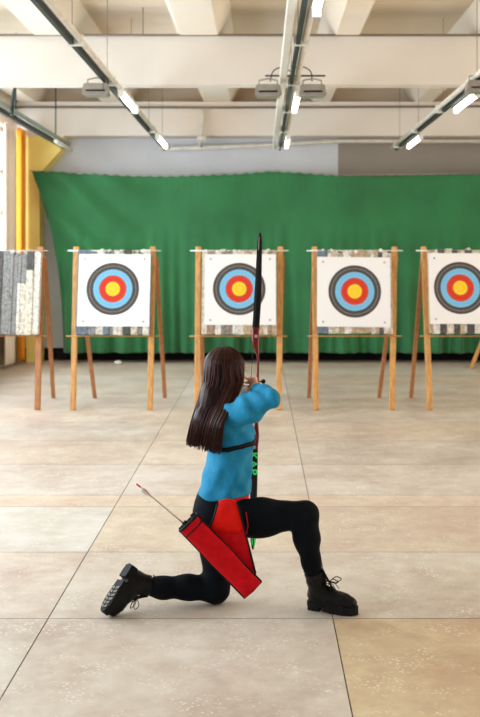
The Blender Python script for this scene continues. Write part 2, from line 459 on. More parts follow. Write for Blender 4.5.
# cable tray by the left wall
root = thing('cable_tray', 'teal grey cable tray running along the ceiling edge beside the windows', 'cable tray', (-3.08, 0, 3.43))
bm = BM(); box(bm, -0.045, 3.0, -0.03, 0.0, 15.8, 0.03); mesh_obj('tray', bm, M['dark_rail'], root)
bm = BM(); tube(bm, [(0.045, 3.0, 0.05), (0.045, 15.8, 0.05)], 0.03, 8); mesh_obj('conduit', bm, simple('teal_conduit', rgb(150, 165, 160), 0.5), root)
bm = BM(); tube(bm, [(0.06, 14.7, -0.03), (0.06, 15.9, -0.03)], 0.032, 8); mesh_obj('batten', bm, M['white'], root)
for yy in (5.0, 8.6, 12.55, 15.0):
    bm = BM(); tube(bm, [(0, yy, 0), (0, yy, 0.45), (-0.0, yy+0.02, ZS-3.43)], 0.010, 8); mesh_obj('hanger', bm, M['dark_rail'], root)
pipe('bent_conduit', 'dark green bent conduit looping down to the cable tray near the left edge', catmull([at(12, 116, 12.0), at(13, 98, 12.0), at(15, 88, 12.0), at(20, 85, 12.2), at(30, 86, 12.6)], 5), 0.02, M['dark_rail'], 'conduit')

# floodlights
def floodlight(x, z, label):
    r = thing('floodlight', label, 'floodlight', (x, 9.75, z), 0, 'grey floodlights hung from the light tracks')
    bm = BM()
    prof = [(-0.135, -0.075), (0.135, -0.075), (0.115, 0.030), (-0.115, 0.030)]
    for (a, b) in ((-0.10, 0.10),):
        f1 = [bm.verts.new((px_, a, pz_)) for px_, pz_ in prof]; f2 = [bm.verts.new((px_*0.9, b, pz_)) for px_, pz_ in prof]
        bm.faces.new(f1); bm.faces.new(f2[::-1])
        for k in range(4): bm.faces.new((f1[k], f1[(k+1) % 4], f2[(k+1) % 4], f2[k]))
    bmesh.ops.recalc_face_normals(bm, faces=bm.faces)
    bmesh.ops.bevel(bm, geom=bm.edges[:], offset=0.008, segments=2, affect='EDGES')
    mesh_obj('housing', bm, M['grey_metal'], r)
    bm = BM(); box(bm, -0.075, -0.112, -0.035, 0.075, -0.098, 0.025, bev=0.004); mesh_obj('front_panel', bm, M['grey_metal'], r)
    bm = BM(); box(bm, -0.09, -0.115, -0.05, 0.09, -0.099, -0.038); mesh_obj('slot', bm, M['black'], r)
    bm = BM(); box(bm, -0.11, -0.085, -0.082, 0.11, 0.085, -0.072); mesh_obj('lens', bm, M['steel'], r)
    bm = BM(); tube(bm, [(-0.09, 0, 0.03), (-0.09, 0, 0.08), (0, 0, 0.10), (0.09, 0, 0.08), (0.09, 0, 0.03)], 0.008, 6); mesh_obj('bracket', bm, M['grey_metal'], r)
    return r
floodlight(-1.60, 3.33, 'grey floodlight hanging beside the left light track')
floodlight(0.07, 3.32, 'grey floodlight hanging on the crossbar, left of the central light track')
floodlight(0.50, 3.32, 'grey floodlight hanging on the crossbar, right of the central light track')
floodlight(2.12, 3.36, 'grey floodlight at the right picture edge on the right light track')
pipe('crossbar', 'thin dark crossbar over the central light track carrying two floodlights', [(0.04, 9.8, 3.455), (0.63, 9.8, 3.455)], 0.009, M['cable'], 'bar')
pipe('cable', 'black looped cable above the floodlight left of the central track', catmull([(0.09, 9.8, 3.40), (0.12, 9.8, 3.50), (0.2, 9.8, 3.535), (0.29, 9.8, 3.50)], 5), 0.006, M['cable'], 'cable')
pipe('cable', 'black looped cable above the floodlight right of the central track', catmull([(0.50, 9.8, 3.40), (0.49, 9.8, 3.49), (0.42, 9.8, 3.54), (0.32, 9.8, 3.53)], 5), 0.006, M['cable'], 'cable')

# ------------------------------------------------------------------ green backdrop
YD = 15.95
def drape():
    nx, nz = 420, 70
    Lpts = [(170, 31.0), (180, 34.5), (190, 39), (210, 45), (235, 52), (262, 57.5), (300, 61), (352, 62.5)]   # y -> left edge
    def left(y):
        for (a, xa), (b, xb) in zip(Lpts, Lpts[1:]):
            if y <= b: return xa+(xb-xa)*(y-a)/(b-a)
        return Lpts[-1][1]
    vs, fs = [], []
    for i in range(nx+1):
        u = i/nx
        for j in range(nz+1):
            v = j/nz
            xq = 32+u*558; yt = float(np.interp(xq, [32, 60, 110, 170, 240, 272, 345, 420, 600], [170, 171.5, 174.5, 176, 173.5, 170.5, 175.5, 174.5, 172])) + 1.1*abs(math.sin(u*PI*52))
            yp = yt+(353-yt)*v
            xl = left(170+(352-170)*v)
            xp = xl+(590-xl)*u
            yp += (1-v)*0
            X = (xp-VX)/F*YD; Z = CZ-(yp-VY)/F*YD
            s = X
            fold = 0.045*math.sin(s*13+1.5*math.sin(s*2.3))+0.028*math.sin(s*29+2*math.sin(s*4.1))
            fold *= max(0, v-0.25)**1.1*2.0
            fold += 0.030*math.sin(s*3.1+v*1.2+0.6)*(1-0.4*v)
            fold += 0.06*math.sin((s+Z*1.3)*7.0+1.2*math.sin(s*2))*math.exp(-((X+2.7)/0.9)**2)*(1-v)+0.018*math.sin((s*0.5-Z*0.9)*9.0+2*math.sin(s*1.7))*math.exp(-((X-1.2)/2.2)**2)*max(0, 1-2*v)
            fold += 0.003*math.sin(s*62)*math.exp(-v*14)
            vs.append((X, fold, Z))
    for i in range(nx):
        for j in range(nz):
            a = i*(nz+1)+j; fs.append((a, a+1, a+nz+2, a+nz+1))
    o = mesh_obj('backdrop_curtain', (vs, fs), M['green'], None, (0, YD, 0), True)
    md = o.modifiers.new('thickness', 'SOLIDIFY'); md.thickness = 0.004
    tag(o, 'wide green fabric backdrop hanging across the back wall behind the targets', 'backdrop curtain')
drape()
pipe('support_wire', 'thin wire along the top hem of the green backdrop, tied at the column', [at(30, 171, 16.0), at(110, 174, 16.0), at(170, 175.5, 16.0), at(240, 173, 16.0), at(272, 170.5, 16.0), at(345, 175, 16.0), at(590, 172, 16.0)], 0.006, M['steel'], 'wire')
# small stones / sandbags row along the hem: dark and white clips under the left part
for k, (px_, c) in enumerate([(118, 'white')]):
    bm = BM(); bmesh.ops.create_icosphere(bm, subdivisions=2, radius=0.05, matrix=Matrix.Translation((0, 0, 0.033))@Matrix.Diagonal((1.3, 0.8, 0.7, 1)))
    tag(mesh_obj('hem_weight', bm, M[c], None, ((px_-VX)/F*15.75, 15.75, 0.0), True), 'small white stone on the floor at the hem of the green backdrop', 'weight')

# window curtains at the far left
def curtain(name, label, m, y0, y1, x, amp, seed, zt=3.72, zb=0.06):
    vs, fs = [], []; nx, nz = 70, 30
    for i in range(nx+1):
        for j in range(nz+1):
            u, v = i/nx, j/nz
            Y = y0+(y1-y0)*u; Z = zt+(zb-zt)*v
            X = x+amp*math.sin(u*PI*7+seed)+amp*0.4*math.sin(u*31+seed+v)
            vs.append((X-x, Y, Z))
    for i in range(nx):
        for j in range(nz):
            a = i*(nz+1)+j; fs.append((a, a+1, a+nz+2, a+nz+1))
    o = mesh_obj(name, (vs, fs), m, None, (x, 0, 0), True)
    md = o.modifiers.new('thickness', 'SOLIDIFY'); md.thickness = 0.003
    tag(o, label, 'curtain')
curtain('window_curtain', 'pale peach window curtain at the left edge beside the bright window', M['curtain_white'], 14.95, 15.60, -3.84, 0.025, 0.4)
curtain('window_curtain', 'orange window curtain hanging in folds next to the yellow column', M['curtain_orange'], 15.66, 16.05, -3.80, 0.035, 1.4)

# ------------------------------------------------------------------ easels, foam blocks, faces
def easel(name_label, xl, xr, xl_t, xr_t, rear, m, group='wooden target easels'):
    """x positions of the front feet / tops; rear = (foot xl, foot xr)"""
    cx = (xl+xr)/2; Y0 = 11.0
    r = thing('target_easel', name_label, 'easel', (cx, Y0, 0), 0, group)
    H = 1.80; YT = 0.30
    for xf, xt in ((xl, xl_t), (xr, xr_t)):
        bm = BM(); bar(bm, (xf-cx, 0, 0.0), (xt-cx, YT, H), 0.062, 0.05, up=(0, 1, 0), bev=0.01)
        mesh_obj('front_leg', bm, m, r)
    for xf, xt in zip(rear, (xl_t, xr_t)):
        bm = BM(); bar(bm, (xf-cx, 0.96, 0.0), (xt-cx+(0.03 if xt == xr_t else -0.0), YT+0.055, H-0.12), 0.045, 0.04, up=(0, 1, 0), bev=0.008)
        mesh_obj('rear_leg', bm, M['wood_dark'], r)
    for z in (0.815, 1.765):
        k = z/H; a = xl+(xl_t-xl)*k-cx; b = xr+(xr_t-xr)*k-cx; y = YT*k
        bm = BM(); tube(bm, [(a-0.09, y-0.032, z-0.01), (b+0.09, y-0.032, z-0.01)], 0.006, 8); mesh_obj('crossbar', bm, M['wood'] if z < 1 else M['paper'], r)
        bm = BM(); bar(bm, (a+0.02, y+0.045, z+(.03 if z < 1 else -.07)), (b-0.02, y+0.045, z+(.03 if z < 1 else -.07)), 0.03, 0.04); mesh_obj('rail', bm, m, r)
    return r
def block(px0, px1, py0, py1, label, seed, pal, Y=11.02):
    p = at((px0+px1)/2, py1, Y); wd = (px1-px0)/F*Y; ht = (py1-py0)/F*Y
    root = thing('archery_target', label, 'archery target', (p.x, Y, p.z), 0, 'archery targets standing on the easels')
    root.rotation_euler = (-0.165, 0, 0)
    rr = random.Random(seed); bm = BM(); x = -wd/2
    while x < wd/2-0.01:
        sw = min(rr.uniform(0.03, 0.09), wd/2-x); dz0 = rr.uniform(-0.0, 0.012); dz1 = rr.uniform(-0.025, 0.02); y0 = -0.01+rr.uniform(-0.008, 0.008)
        if pal is None:
            u = (x+wd/2)/wd
            zz = 0.0 if u < .68 else ht*(.62 if u < .76 else .78 if u < .86 else 1.0)
            if zz > 0.01: box(bm, x, y0, dz0, x+sw, 0.075, zz, rr.choice([4, 4, 0]), bev=0.006)
            if zz < ht*.99: box(bm, x, y0, max(zz, dz0), x+sw, 0.075, ht+dz1, rr.choice([2, 1, 2]), bev=0.006)
        else: box(bm, x, y0, dz0, x+sw, 0.075, ht+dz1, rr.choice(pal), bev=0.006)
        x += sw+0.001
    for k in range(22):   # torn foam tufts on the top edge
        xx = rr.uniform(-wd/2+0.03, wd/2-0.03)
        g = bmesh.ops.create_icosphere(bm, subdivisions=1, radius=rr.uniform(0.010, 0.028), matrix=Matrix.Translation((xx, rr.uniform(0, 0.06), ht+rr.uniform(-0.01, 0.015))))
        mi = rr.choice([4, 0, 7, 3])
        for v in g['verts']:
            for f in v.link_faces: f.material_index = mi
    mesh_obj('foam_block', bm, [M['foam%d' % k] for k in range(7)]+[M['paper']], root)
    return root
def face(root, cx, cy, px0, px1, py0, py1, rot=0, Y=10.985):
    bpy.context.view_layer.update()
    s = Y/F; c = at(cx, cy, Y)
    # centre of the rings on the front plane of the leaning block
    th = 0.165; dz = (c.z-root.location.z)/math.cos(th)
    o = bpy.data.objects.new('target_face', None)
    bm = BM(); box(bm, (px0-cx)*s, 0.0, (cy-py1)*s, (px1-cx)*s, 0.004, (cy-py0)*s)
    o = mesh_obj('target_face', bm, M['face'], root, (c.x-root.location.x, -0.026, dz))
    o.rotation_euler = (0, rot, 0)
    for (ax, ay) in ((px0+6, py0+5), (px0+6, py1-5), (px1-6, py0+5), (px1-6, py1-5)):
        bm = BM(); bmesh.ops.create_cone(bm, cap_ends=True, segments=12, radius1=0.011, radius2=0.008, depth=0.008, matrix=Matrix.Translation(((ax-cx)*s, -0.004, (cy-ay)*s))@Matrix.Rotation(PI/2, 4, 'X'))
        mesh_obj('pin', bm, M['grey_metal'], o)
def X11(p): return (p-VX)/F*11.0
def X113(p): return (p-VX)/F*11.3
easel('bare wooden easel leaning at the far left edge, its legs reddish brown', X11(-42), X11(37.5), X113(-36), X113(41), (X11(-30)*1.06, (53.5-VX)/F*11.96), M['wood_dark'])
easel('wooden easel carrying the leftmost ringed target', X11(73), X11(150), X113(76.5), X113(153), ((95-VX)/F*11.96, (165-VX)/F*11.96), M['wood'])
easel('wooden easel behind the archer, carrying the second ringed target', X11(197), X11(279), X113(198.5), X113(280.5), ((204-VX)/F*11.96, (278-VX)/F*11.96), M['wood'])
easel('wooden easel carrying the third ringed target, right of the bow', X11(316), X11(392), X113(314.5), X113(394.5), ((309-VX)/F*11.96, (379-VX)/F*11.96), M['wood'])
easel('wooden easel at the right edge whose target is cut by the picture', X11(430), X11(512), X113(423.5), X113(508), ((411-VX)/F*11.96, (492-VX)/F*11.96), M['wood'])
block(-40, 38, 251, 335, 'bare foam target without paper at the far left, dark patches beside white', 5, None)
t1 = block(75.5, 150, 250, 335, 'leftmost target with a ringed paper, pinned to layered foam', 11, [0, 1, 2, 4, 5, 4, 1])
t2 = block(201.5, 277, 250, 335, 'ringed target above the archer, crossed by the upper bow limb', 12, [0, 1, 3, 4, 3, 4, 6])
t3 = block(318, 393, 250, 334, 'ringed target right of the bow, fully in view on its easel', 13, [2, 5, 3, 4, 3, 6, 0])
t4 = block(430, 507, 249, 334, 'ringed target cut off by the right picture edge', 14, [6, 2, 3, 4, 2, 0])
face(t1, 111.5, 289.5, 76.5, 149, 254, 327.5, .004)
face(t2, 239, 289.5, 204, 276, 254, 326)
face(t3, 355.5, 292, 317.5, 391.5, 257, 328, .012)
face(t4, 462, 288.5, 430.5, 504, 253, 325)
bm = BM(); bar(bm, at(471, 362.5, 15.2)*1.0, at(484, 330, 15.5), 0.05, 0.04, bev=0.008)
o = mesh_obj('spare_plank', bm, M['wood'])
o.location.z -= at(471, 362.5, 15.2).z
tag(o, 'slanted wooden plank leaning low against the green backdrop at the right edge', 'plank')

# ================================================================== the archer
def smin(a, b, k):
    h = np.maximum(k-np.abs(a-b), 0)/k
    return np.minimum(a, b)-h*h*k*0.25
def cap(a, b, ra, rb, k=0.03, n=None, s=1.0): return ('c', np.array(a, float), np.array(b, float), ra, rb, k, n, s)
def ell(c, r, ax=None, k=0.03):
    return ('e', np.array(c, float), np.array(r, float), np.eye(3) if ax is None else np.array(ax, float), k)
def chain(pts, rads, k=0.03, n=None, s=1.0):
    return [cap(pts[i], pts[i+1], rads[i], rads[i+1], k, n, s) for i in range(len(pts)-1)]
def evalp(p, X, Y, Z):
    if p[0] == 'c':
        _, a, b, ra, rb, k, n, s = p
        px_, py_, pz_ = X-a[0], Y-a[1], Z-a[2]; ab = b-a
        if n is not None:
            n = np.array(n, float); n /= np.linalg.norm(n)
            dn = (px_*n[0]+py_*n[1]+pz_*n[2])*(s-1); px_ = px_+dn*n[0]; py_ = py_+dn*n[1]; pz_ = pz_+dn*n[2]
            ab = ab+n*(ab@n)*(s-1)
        L2 = max(ab@ab, 1e-12)
        t = np.clip((px_*ab[0]+py_*ab[1]+pz_*ab[2])/L2, 0, 1)
        return np.sqrt((px_-t*ab[0])**2+(py_-t*ab[1])**2+(pz_-t*ab[2])**2)-(ra+(rb-ra)*t)
    _, c, r, ax, k = p
    px_, py_, pz_ = X-c[0], Y-c[1], Z-c[2]
    q = [(px_*ax[i][0]+py_*ax[i][1]+pz_*ax[i][2]) for i in range(3)]
    k0 = np.sqrt(sum((q[i]/r[i])**2 for i in range(3))); k1 = np.sqrt(sum((q[i]/r[i]**2)**2 for i in range(3)))+1e-9
    return k0*(k0-1)/k1
def bbox(p, m):
    if p[0] == 'c':
        R = max(p[3], p[4])*max(1, 1/p[7] if p[7] < 1 else 1)+p[5]+m
        return np.minimum(p[1], p[2])-R, np.maximum(p[1], p[2])+R
    R = p[2].max()+p[4]+m
    return p[1]-R, p[1]+R
def sdf_mesh(prims, h, offset=0.0, cuts=(), disp=None, margin=0.03):
    bb = [bbox(p, margin+abs(offset)) for p in prims]
    lo = np.min([b[0] for b in bb], 0); hi = np.max([b[1] for b in bb], 0)
    n = np.ceil((hi-lo)/h).astype(int)+2
    ax = [(lo[i]+np.arange(n[i])*h).astype(np.float32) for i in range(3)]
    D = np.full(n, 0.5, np.float32)
    for p, (a, b) in zip(prims, bb):
        i0 = np.maximum(((a-lo)/h).astype(int), 0); i1 = np.minimum(((b-lo)/h).astype(int)+2, n)
        sl = tuple(slice(i0[i], i1[i]) for i in range(3))
        X, Y, Z = np.meshgrid(ax[0][sl[0]], ax[1][sl[1]], ax[2][sl[2]], indexing='ij', sparse=True)
        k = p[5] if p[0] == 'c' else p[4]
        D[sl] = smin(D[sl], evalp(p, X, Y, Z), k)
    D -= offset
    X, Y, Z = np.meshgrid(ax[0], ax[1], ax[2], indexing='ij', sparse=True)
    if disp is not None: D += disp(X, Y, Z)
    for c in cuts: D = np.maximum(D, c(X, Y, Z).astype(np.float32))
    D[0], D[-1] = 0.5, 0.5; D[:, 0], D[:, -1] = 0.5, 0.5; D[:, :, 0], D[:, :, -1] = 0.5, 0.5
    ins = D < 0
    c8 = [(i, j, k) for i in (0, 1) for j in (0, 1) for k in (0, 1)]
    m = n-1
    cnt = np.zeros(m, np.int8)
    for (i, j, k) in c8: cnt += ins[i:i+m[0], j:j+m[1], k:k+m[2]]
    act = np.argwhere((cnt > 0) & (cnt < 8))
    idx = np.full(m, -1, np.int64); idx[tuple(act.T)] = np.arange(len(act))
    acc = np.zeros((len(act), 3)); num = np.zeros(len(act))
    vals = {c: D[act[:, 0]+c[0], act[:, 1]+c[1], act[:, 2]+c[2]] for c in c8}
    for c in c8:
        for a_ in range(3):
            if c[a_] == 0:
                d = list(c); d[a_] = 1; d = tuple(d)
                va, vb = vals[c], vals[d]; cr = (va < 0) != (vb < 0)
                t = np.where(cr, va/np.where(cr, va-vb, 1), 0)
                pt = np.array(c, float)[None, :].repeat(len(act), 0); pt[:, a_] += t
                acc[cr] += pt[cr]; num[cr] += 1
    V = lo+(act+acc/num[:, None])*h
    faces = []
    for a_ in range(3):
        b_, c_ = (a_+1) % 3, (a_+2) % 3
        s0 = [slice(None)]*3; s1 = [slice(None)]*3
        s0[a_] = slice(0, -1); s1[a_] = slice(1, None)
        A, B = ins[tuple(s0)], ins[tuple(s1)]
        e = np.argwhere(A != B)
        e = e[(e[:, b_] > 0) & (e[:, c_] > 0) & (e[:, b_] < m[b_]) & (e[:, c_] < m[c_])]
        inside = A[tuple(e.T)]
        q = []
        for (db, dc) in ((0, 0), (-1, 0), (-1, -1), (0, -1)):
            g = e.copy(); g[:, b_] += db; g[:, c_] += dc; q.append(idx[tuple(g.T)])
        q = np.stack(q, 1); q[~inside] = q[~inside][:, ::-1]
        faces.append(q)
    Fs = np.concatenate(faces); Fs = Fs[(Fs >= 0).all(1)]
    # light smoothing
    E = np.concatenate([Fs[:, [0, 1]], Fs[:, [1, 2]], Fs[:, [2, 3]], Fs[:, [3, 0]]])
    for _ in range(2):
        s_ = np.zeros_like(V); c_n = np.zeros(len(V))
        np.add.at(s_, E[:, 0], V[E[:, 1]]); np.add.at(c_n, E[:, 0], 1)
        V = V*0.5+0.5*s_/np.maximum(c_n, 1)[:, None]
    return V, Fs
PR = Vector((-0.10, 4.75, 0.0))
def np_obj(name, VF, mats, parent, pivot=PR):
    V, Fs = VF
    V = V-np.array(pivot)
    me = bpy.data.meshes.new(name)
    me.vertices.add(len(V)); me.vertices.foreach_set('co', V.astype(np.float32).ravel())
    me.loops.add(Fs.size); me.loops.foreach_set('vertex_index', Fs.astype(np.int32).ravel())
    me.polygons.add(len(Fs)); me.polygons.foreach_set('loop_start', np.arange(0, Fs.size, 4, dtype=np.int32))
    me.polygons.foreach_set('loop_total', np.full(len(Fs), 4, np.int32))
    me.polygons.foreach_set('use_smooth', np.ones(len(Fs), bool))
    me.update(calc_edges=True); me.validate()
    if not isinstance(mats, (list, tuple)): mats = [mats]
    for m in mats: me.materials.append(m)
    o = bpy.data.objects.new(name, me); C.objects.link(o); o.parent = parent
    return o

V3 = lambda *a: np.array(a, float)
# left boot frame: toes on the floor, heel up
bz = V3(.75, .37, -.72); bx = V3(-.46, -.48, -.71)
bx /= np.linalg.norm(bx); bz -= bx*(bz@bx); bz /= np.linalg.norm(bz); by = np.cross(bz, bx)
heading = math.radians(-24)
rx = V3(math.cos(heading), math.sin(heading), 0); rz_ = V3(0, 0, 1); ry = np.cross(rz_, rx)
bootR0 = V3(.228, 4.742, 0.0)            # heel bottom of front boot
LT = V3(-.738, 4.60, .035)               # toe tip of rear boot (sole corner)
bootL0 = LT-bx*0.245+bz*0.0
def loc2w(o, X_, Y_, Z_, p): return o+X_*p[0]+Y_*p[1]+Z_*p[2]
RB = lambda *p: loc2w(bootR0, rx, ry, rz_, p)
LB = lambda *p: loc2w(bootL0, bx, by, bz, p)

hipR, kneR, ankR = V3(-.20, 4.69, .435), V3(.206, 4.645, .468), V3(.258, 4.705, .11)
hipL, kneL, ankL = V3(-.20, 4.86, .44), V3(-.213, 4.805, .068), LB(.052, 0, .100)
shR, elR, wrR = V3(-.150, 4.60, .922), V3(.048, 4.46, 1.034), V3(-.020, 4.665, 1.044)
shL, elL, wrL = V3(-.140, 4.90, .955), V3(-.085, 5.15, .945), V3(-.035, 5.365, .945)
HC = V3(-.165, 4.73, 1.118)
Fd = V3(.77, .64, -.04); Fd /= np.linalg.norm(Fd)
Up = V3(.03, .0, 1.0); Up -= Fd*(Up@Fd); Up /= np.linalg.norm(Up)
Sd = np.cross(Fd, Up)          # to her right
HA = [Fd, Sd, Up]
def H(f, s, u): return HC+Fd*f+Sd*s+Up*u

torso = [ell((-.205, 4.775, .475), (.098, .155, .115), k=.05), ell((-.255, 4.71, .45), (.062, .075, .08), k=.04), ell((-.255, 4.84, .45), (.062, .075, .08), k=.04),
         cap((-.185, 4.77, .52), (-.148, 4.765, .66), .090, .076, .03, (0, 1, 0), .74),
         cap((-.148, 4.765, .66), (-.143, 4.755, .86), .076, .086, .03, (0, 1, 0), .72),
         ell((-.085, 4.70, .81), (.05, .055, .055), k=.04), ell((-.085, 4.81, .81), (.05, .055, .055), k=.04),
         cap((-.15, 4.66, .93), (-.15, 4.86, .94), .055, .055, .05),
         cap((-.155, 4.745, .95), (-.165, 4.735, 1.06), .050, .046, .03)]
thighR = chain([hipR, hipR*.5+kneR*.5+V3(0, 0, -.004), kneR], [.090, .080, .054], .04)
calfR = chain([kneR, kneR*.68+ankR*.32+V3(-.010, 0, 0), kneR*.35+ankR*.65+V3(-.004, 0, 0), ankR], [.054, .055, .038, .027], .03)
thighL = chain([hipL, hipL*.5+kneL*.5, kneL], [.088, .078, .056], .04)
calfL = chain([kneL+V3(-.01, 0, 0), kneL*.62+ankL*.38+V3(0, 0, .004), kneL*.3+ankL*.7+V3(0, 0, -.004), ankL], [.054, .049, .042, .030], .04)
armR = chain([shR, shR*.5+elR*.5, elR], [.044, .038, .024], .03)+chain([elR, elR*.65+wrR*.35, wrR], [.024, .027, .023], .01)
armL = chain([shL, shL*.5+elL*.5, elL], [.044, .038, .028], .03)+chain([elL, elL*.65+wrL*.35, wrL], [.028, .028, .023], .01)
# right boot foot and left boot foot inside boots
head = [ell(H(-.012, 0, .018), (.096, .074, .094), HA, .03), ell(H(.025, 0, -.03), (.066, .058, .075), HA, .03),
        cap(H(.03, 0, -.07), H(.070, 0, -.092), .040, .020, .03), cap(H(-.03, 0, -.05), V3(-.163, 4.737, 1.02), .05, .046, .03),
        cap(H(.086, 0, .015), H(.106, 0, -.020), .009, .013, .012), ell(H(.098, 0, -.026), (.012, .016, .009), HA, .01),      # nose
        ell(H(.090, 0, -.048), (.012, .024, .007), HA, .008), ell(H(.088, 0, -.060), (.012, .020, .008), HA, .008),            # lips
        cap(H(.078, .045, .035), H(.086, -.0, .036), .010, .010, .015), cap(H(.078, -.045, .035), H(.086, 0, .036), .010, .010, .015),  # brow
        ell(H(-.01, .074, -.008), (.020, .008, .032), HA, .008), ell(H(-.01, -.074, -.008), (.020, .008, .032), HA, .008)]     # ears
# drawing hand: palm + three fingers hooked on the string, little finger and thumb
STR = V3(-.048, 4.785, 1.054)         # where the string is held
handR = [cap(wrR, wrR*.4+V3(-.030, 4.742, 1.054)*.6, .025, .027, .02, (1, 0, 0), 1.5), cap(V3(-.026, 4.70, 1.054), V3(-.032, 4.742, 1.054), .034, .036, .02, (1, 0.2, 0), 2.3)]
for k, (dz, L) in enumerate(((.027, .95), (.009, 1.05), (-.009, 1.0), (-.027, .8))):
    a = V3(-.030, 4.745, 1.054+dz); b = a+V3(.004, .036, dz*.1)*L; c = b+V3(-.026, .014, 0)*L; d = c+V3(-.018, -.018, 0)*L
    if k == 3: b = a+V3(-.008, .026, 0); c = b+V3(-.022, 0, 0); d = c+V3(-.008, -.018, 0)
    handR += chain([a, b, c, d], [.0100, .0092, .0085, .0075], .005)
handR += chain([V3(-.032, 4.705, 1.088), V3(-.048, 4.732, 1.083), V3(-.060, 4.752, 1.072)], [.012, .010, .008], .008)
# bow hand round the grip at (-.022, 5.43, .945)
GR = V3(-.026, 5.43, .945)
handL = [cap(wrL, V3(-.030, 5.405, .945), .025, .030, .02, (1, 0, 0), 1.3)]
for k in range(4):
    dz = .02-.019*k; a = V3(-.052, 5.405, .945+dz); b = V3(-.058, 5.438, .943+dz); c = V3(-.040, 5.466, .941+dz); d = V3(-.014, 5.468, .939+dz)
    handL += chain([a, b, c, d], [.0102, .0095, .0088, .0075], .005)
handL += chain([V3(-.018, 5.39, .960), V3(.006, 5.42, .965), V3(.010, 5.452, .960)], [.013, .011, .0085], .008)
def foot(Bf, ank):
    return [cap(ank, Bf(.045, 0, .085), .027, .027, .01), cap(Bf(.05, 0, .075), Bf(.17, 0, .05), .027, .022, .01), cap(Bf(.17, 0, .05), Bf(.205, 0, .046), .022, .016, .01)]
body = torso+thighR+calfR+thighL+calfL+armR+armL+head+handR+handL+foot(RB, ankR)+foot(LB, ankL)

person = thing('person', 'kneeling woman with long dark hair, blue jacket, black leggings and boots, drawing a bow', 'person', PR)
bo = np_obj('body', sdf_mesh(body, 0.0052), [M['skin']], person)

# eyes and lips
for s in (-1, 1):
    bm = BM(); bmesh.ops.create_icosphere(bm, subdivisions=2, radius=.010, matrix=Matrix.Translation(Vector(H(.074, s*.030, .012))-PR))
    mesh_obj('eye', bm, M['eye'], person, smooth=True)

# leggings
def fold_l(X, Y, Z): return (0.0012*np.sin(90*Z+40*X)*np.sin(30*Y+20*X)).astype(np.float32)
legp = [torso[0], torso[1], torso[2], cap((-.19, 4.77, .52), (-.175, 4.765, .60), .092, .088, .05, (0, 1, 0), .72)]+thighR+calfR+thighL+calfL
np_obj('leggings', sdf_mesh(legp, 0.0065, .0045, [lambda X, Y, Z: Z-.585+0*X+0*Y], fold_l), M['leggings'], person)

# jacket
def fold_j(X, Y, Z):
    d = .0045*np.sin(55*Z+34*X+12*Y+2*np.sin(14*Z))*np.sin(22*(X+Y)+9*Z+1)
    d = d+.0055*np.sin(62*(X-.5*Z)+30*Y)*np.exp(-((Z-.60)/.12)**2)
    sl = np.exp(-((Z-1.02)/.07)**2)
    d = d+.0055*np.sin(110*(X*.8+Z*.35+Y*.2))*sl*(Y < 4.68)
    return d.astype(np.float32)
jk = [cap((-.176, 4.77, .52), (-.150, 4.765, .66), .121, .097, .03, (0, 1, 0), .74),
      cap((-.150, 4.765, .66), (-.145, 4.755, .86), .097, .099, .04, (0, 1, 0), .70),
      torso[5], torso[6], torso[7],
      cap((-.155, 4.745, .95), (-.160, 4.74, 1.035), .054, .050, .03)]
jk += chain([shR, shR*.5+elR*.5, elR], [.062, .054, .031], .04)+chain([elR, elR*.6+wrR*.4, wrR], [.031, .035, .026], .025)
jk += chain([shL, shL*.5+elL*.5, elL], [.052, .048, .040], .04)+chain([elL, elL*.6+wrL*.4, wrL], [.040, .039, .030], .03)
dR = (wrR-elR)/np.linalg.norm(wrR-elR); dL = (wrL-elL)/np.linalg.norm(wrL-elL)
cuts = [lambda X, Y, Z: .520-Z+0.13*(X+.17)-.13*(Y-4.77),
        lambda X, Y, Z: np.minimum((X-wrR[0]+.0)*dR[0]+(Y-wrR[1])*dR[1]+(Z-wrR[2])*dR[2], .05-np.sqrt((X-wrR[0])**2+(Y-wrR[1])**2+(Z-wrR[2])**2)),
        lambda X, Y, Z: (X-wrL[0])*dL[0]+(Y-wrL[1])*dL[1]+(Z-wrL[2])*dL[2]]
jacket = np_obj('jacket', sdf_mesh(jk, 0.006, .006, cuts, fold_j), M['jacket'], person)
# white collar of the undershirt
bm = BM(); cc = V3(-.138, 4.722, 1.046)
rings = tube(bm, [Vector(cc+V3(math.cos(a)*.066, math.sin(a)*.060, .004*math.sin(a)))-PR for a in np.linspace(0, 2*PI, 28)], .011, 8, False)
tag(mesh_obj('collar', bm, simple('white_knit', rgb(235, 232, 232), .8), person, smooth=True), 'white collar')

# black strap round the ribs
bm = BM(); ring_pts = []
prev = None; N = 64
for i in range(N+1):
    a = 2*PI*i/N
    cx_, cy_ = -.150, 4.757
    x = cx_+math.cos(a)*.118; y = cy_+math.sin(a)*.163
    # sagging towards the middle of her side, rising at the front
    z = .785+.010*math.cos(a)+.008*math.cos(2*a)
    o1 = (Vector((x, y, z-.011))-PR, Vector((x, y, z+.011))-PR)
    cur = [bm.verts.new(p) for p in o1]
    if prev: f = bm.faces.new((prev[0], cur[0], cur[1], prev[1])); f.smooth = True
    prev = cur
st = mesh_obj('strap', bm, M['black'], person)
md = st.modifiers.new('w', 'SHRINKWRAP'); md.target = jacket; md.offset = .004; md.wrap_mode = 'OUTSIDE_SURFACE'
md = st.modifiers.new('t', 'SOLIDIFY'); md.thickness = .004
st['label'] = 'black chest strap'

